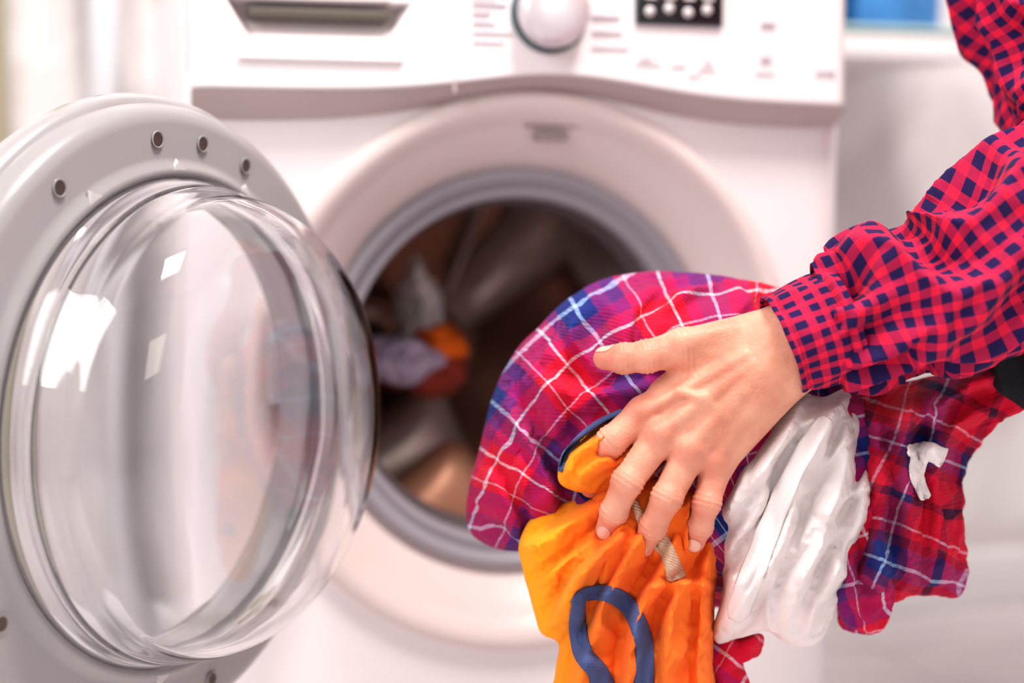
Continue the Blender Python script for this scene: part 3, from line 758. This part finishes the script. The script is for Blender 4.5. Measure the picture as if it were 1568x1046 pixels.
slv=tube("sleeve",[(1262,502,.938,74,.030),(1310,490,.938,90,.038),(1350,472,.938,101,.043),(1400,458,.938,95,.044),(1450,442,.938,104,.047),(1500,412,.940,112,.050),(1548,378,.945,124,.052),(1640,325,.955,132,.056),(1690,280,.975,125,.058),(1690,200,1.0,120,.060),(1650,80,1.02,118,.062),(1600,-60,1.04,120,.065),(1590,-220,1.05,135,.07),(1620,-360,1.06,130,.07)],m_ging,PE,n=SN,m=SM_,amp=.012,wl=.055,seed=2)
wS=np.zeros(SN*SM_); 
for i in range(SN):
    if i<4 or i>SN-4: wS[i*SM_:(i+1)*SM_]=1
cuf=tube("cuff",[(1197,530,.936,72,.030),(1225,519,.936,78,.032),(1255,508,.937,81,.034),(1292,495,.938,85,.037)],m_ging,PE,n=60,m=120,amp=.0024,wl=.04,seed=5,ridge=[(.001,.002,.0016,0),(.0055,.0009,-.0012,0),(.035,.0012,-.0016,0),(.039,.0014,.0014,0)])
run_sims([(slv,wS,.12)])
for o,t in ((slv,.0012),(cuf,.0022)):
    s=o.modifiers.new("sub",'SUBSURF'); s.levels=s.render_levels=1
    s=o.modifiers.new("s",'SOLIDIFY'); s.thickness=t; s.offset=0
# let the hand press into the garments, then refine
for rec in SIM:
    o=rec[0]; me=o.data; P=co(me).copy()
    near=np.where((P>lo-.01).all(1)&(P<hi+.01).all(1))[0]
    if len(near):
        Q=P[near].astype(np.float32)
        for _ in range(50):
            s=hand_sdf(Q); mk=s<.0006
            if not mk.any(): break
            Q[mk]+=fwd*(.0006-s[mk])[:,None]*.8+fwd*.0003
        P[near]=Q
        me.vertices.foreach_set("co",P.ravel()); me.update()
    s=o.modifiers.new("sub",'SUBSURF'); s.levels=s.render_levels=1
def bvh(*names):
    out=[]
    for o in [r[0] for r in SIM]:
        if o.name in names:
            out.append(BVHTree.FromPolygons([tuple(v) for v in co(o.data)],[tuple(p.vertices) for p in o.data.polygons]))
    return out
bo_=bvh("front","neck_fold","finger_fold"); bw_=bvh("body"); bt_=bvh("shirt_tail","shirt_sleeve_fold")
P0(strip("trim_front",[(880,930,.94),(892,912,.94),(925,908,.94),(958,924,.94),(980,962,.94),(988,1010,.94),(982,1120,.94)],(14,20,26,28,28,28),m_bluet,snap=bo_,puff=.002),OT)
P0(strip("trim_side",[(890,908,.940),(884,950,.94),(893,1000,.94),(918,1035,.94),(935,1100,.94)],(16,26,30,38),m_bluet,snap=bo_,puff=.002),OT)
P0(strip("neck_piping",[(858,722,.94),(866,695,.94),(894,664,.94),(925,643,.94),(955,630,.94)],8,m_bluet,snap=bo_,puff=.002),OT)
P0(strip("lace_edge",[(970,765,.94),(985,800,.94),(1012,830,.94),(1028,860,.94),(1036,888,.94)],(8,16,26,24,30),m_lace,snap=bo_,puff=.003,wob=.004),OT)
P0(strip("placket",[(1268,640,.935),(1240,680,.93),(1212,730,.93),(1185,790,.93),(1155,870,.93),(1125,950,.94)],(26,30,36),m_wcloth,snap=bw_,off=.003,puff=.0008,thick=.0016,wob=0),WS)
P0(strip("label_a",[(1390,690,.95),(1418,690,.95),(1446,702,.95)],(14,26,30),m_wcloth,snap=bt_,puff=.004,off=.003,wob=.004),PS)
P0(strip("label_b",[(1410,695,.95),(1404,728,.95),(1418,764,.95)],(34,20,16),m_wcloth,snap=bt_,puff=.004,off=.003,wob=.004),PS)

# laundry already in the drum
LD=empty("laundry_in_drum",(-.08,.22,.36))
def drumcloth(nm,c,r,mat,seed,rot=0):
    V=[];Fc=[];UV=[];a_,b_=72,48
    for j in range(b_+1):
        ph=math.pi*j/b_
        for i in range(a_):
            th=2*math.pi*i/a_
            d=Vector((math.sin(ph)*math.cos(th),math.sin(ph)*math.sin(th),math.cos(ph)))
            v=noise.noise(d*1.3+Vector((seed,0,0))); v2=noise.noise(d*3+Vector((seed,5,0)))
            k=1+.35*v-.30*math.sqrt(v2*v2+.003)
            V.append(Vector(c)+Vector((d.x*r[0]*k,d.y*r[1]*k,d.z*r[2]*k))); UV.append((th*.05,ph*.05))
    for j in range(b_):
        for i in range(a_):
            i2=(i+1)%a_; Fc.append((j*a_+i,(j+1)*a_+i,(j+1)*a_+i2,j*a_+i2))
    P0(mesh(nm,V,Fc,mat,None,uvs=UV),LD)
drumcloth("white_piece",T(638,490,1.50),(.026,.05,.060),m_wcloth,1)
drumcloth("lavender_piece",T(600,548,1.42),(.048,.05,.026),mat_cloth("lavender_cloth",plain=(.45,.36,.50)),2)
drumcloth("orange_piece",T(675,525,1.44),(.026,.03,.020),mat_cloth("orange_sock",plain=(.85,.14,.01)),3)
drumcloth("rust_piece",T(648,566,1.46),(.045,.05,.026),mat_cloth("rust_cloth",plain=(.30,.04,.025)),4)

# ------------------------------------------------------------------ rest of the person (kneeling to the right of the machine)
def body(nm,f,lo,hi,h,mat):
    V,Q=surface_nets(f,lo,hi,h); V=relax(f,V,2)
    uvs=[(float(p[1])+.3*float(p[0])+3,float(p[2])+3) for p in V]
    P0(mesh(nm,V,Q,mat,None,uvs=uvs,attr={"tone":np.zeros(len(V))}),PE)
ShL=np.array(tuple(T(1650,-350,1.07))); ShR=ShL+np.array([.27,.26,0]); hipc=np.array([1.10,-.12,.47]); chest=(ShL+ShR)/2+np.array([.16,-.02,-.07])
Wr=np.array([.92,.03,.42]); El=np.array([.86,.20,.66])
def f_shirt(P):
    d=sdf_caps(P,ShL+[.05,.0,0],ShR,.072,.072)
    for s in (-.07,.07):
        d=smin(d,sdf_caps(P,chest+[s*.5,s*.8,0],hipc+[-.03,s*.9,.06],.115,.105),.06)
    d=smin(d,sdf_caps(P,ShR,El,.065,.05),.03); d=smin(d,sdf_caps(P,El,Wr,.05,.036),.03)
    return d
body("shirt_torso",f_shirt,(.25,-.5,.3),(1.35,.35,1.12),.009,m_ging)
m_denim=mat_cloth("denim",plain=(.05,.07,.14),bump=.4)
def f_pants(P):
    d=sdf_caps(P,hipc+[0,-.07,0],hipc+[0,.07,0],.125,.125)
    for s in (-.11,.11):
        kn=np.array([.92,-.12+s*1.2,.085]); an=np.array([1.32,-.12+s,.065])
        d=smin(d,sdf_caps(P,hipc+[0,s*.7,-.02],kn,.095,.068),.04); d=smin(d,sdf_caps(P,kn,an,.066,.045),.03)
    return d
body("trousers",f_pants,(.8,-.45,0),(1.45,.25,.7),.009,m_denim)
def f_shoes(P):
    d=None
    for s in (-.11,.11):
        a=np.array([1.33,-.12+s,.06]); x=smin(sdf_caps(P,a,a+[.07,0,-.015],.045,.042),sdf_caps(P,a+[.07,0,-.015],a+[.09,0,.09],.04,.03),.03)
        d=x if d is None else np.minimum(d,x)
    return d
body("shoes",f_shoes,(1.23,-.35,-.02),(1.55,.15,.25),.007,mat_plain("shoe_leather",(.06,.05,.05),.4))
hc=(ShL+ShR)/2+np.array([-.06,0,.25])
def f_head(P):
    d=sdf_ell(P,hc+[.01,0,.02],(.098,.076,.105)); d=smin(d,sdf_ell(P,hc+[-.035,0,-.055],(.058,.055,.062)),.03)
    d=smin(d,sdf_caps(P,hc+[.03,0,-.06],hc+[.07,0,-.22],.055,.06),.03)
    d=smin(d,sdf_caps(P,hc+[-.090,0,.015],hc+[-.108,0,-.022],.009,.014),.012)
    for s in (-1,1):
        d=smin(d,sdf_ell(P,hc+[.012,s*.078,-.01],(.018,.009,.032)),.008)
    d=smin(d,sdf_caps(P,hc+[-.091,-.018,-.058],hc+[-.091,.018,-.058],.008,.008),.008)
    return d
body("head",f_head,hc-[.15,.12,.25],hc+[.15,.12,.16],.005,m_skin)
def f_hair(P):
    d=sdf_ell(P,hc+[.022,0,.035],(.104,.086,.108)); d=smin(d,sdf_ell(P,hc+[.075,0,-.04],(.055,.075,.09)),.03)
    cut=sdf_ell(P,hc+[-.09,0,-.03],(.085,.10,.095)); return np.maximum(d,-cut)
body("hair",f_hair,hc-[.15,.14,.2],hc+[.18,.14,.18],.005,mat_plain("hair_brown",(.07,.035,.02),.5,var=.3,scale=60))
def hand2(P):
    d=sdf_caps(P,Wr+[.0,0,.0],Wr+[-.01,-.03,-.06],.026,.028); d=smin(d,sdf_caps(P,Wr+[-.02,-.02,-.03],Wr+[-.035,-.05,-.06],.014,.010),.008)
    for i in range(4):
        a=Wr+np.array([-.03+.02*i,-.035,-.07]); x=smin(sdf_caps(P,a,a+[0,-.02,-.03],.010,.009),sdf_caps(P,a+[0,-.02,-.03],a+[.0,-.015,-.055],.009,.007),.003); d=smin(d,x,.004)
    return d
body("resting_hand",hand2,Wr-[.09,.12,.16],Wr+[.09,.06,.06],.003,m_skin)
for s in (-1,1):
    c=hc+np.array([-.086,s*.032,.012])
    V=[];Fc=[]
    for j in range(9):
        for i in range(16):
            ph=math.pi*j/8; th=2*math.pi*i/16; V.append((c[0]-.012*math.cos(ph),c[1]+.012*math.sin(ph)*math.cos(th),c[2]+.009*math.sin(ph)*math.sin(th)))
    for j in range(8):
        for i in range(16): Fc.append((j*16+i,j*16+(i+1)%16,(j+1)*16+(i+1)%16,(j+1)*16+i))
    P0(mesh("eye_%s"%('l' if s<0 else 'r'),V,Fc,mat_plain("eye",(.75,.72,.70),.1),None),PE)
    P0(box("brow_%s"%('l' if s<0 else 'r'),(c[0]-.012,c[1]-.016,c[2]+.022),(c[0]-.004,c[1]+.016,c[2]+.027),mat_plain("brow",(.06,.03,.02),.6),None,.002),PE)

# ------------------------------------------------------------------ lights
w=bpy.data.worlds.new("world"); sc.world=w; w.use_nodes=True
bg=w.node_tree.nodes["Background"]; bg.inputs[0].default_value=(1.0,.955,.945,1); bg.inputs[1].default_value=.50
def area(name,loc,target,size,power,col=(1,1,1),sy=None):
    l=bpy.data.lights.new(name,'AREA'); l.energy=power; l.color=col; l.size=size
    if sy: l.shape='RECTANGLE'; l.size_y=sy
    o=bpy.data.objects.new(name,l); o.location=loc; o.rotation_euler=(Vector(target)-Vector(loc)).to_track_quat('-Z','Y').to_euler(); link(o); return o
area("ceiling_lamp",(.25,-.75,2.4),(.1,-.2,.3),.45,46,(1,.94,.88))
area("window_light",(-1.4,-1.0,1.6),(-.1,-.2,.55),.7,20,(1,.98,.95),1.2)
area("drum_fill",(.35,-1.45,1.15),(0,.2,.45),.4,1.5,(1,.90,.80))  # added fill from an unseen source, brightens the drum interior
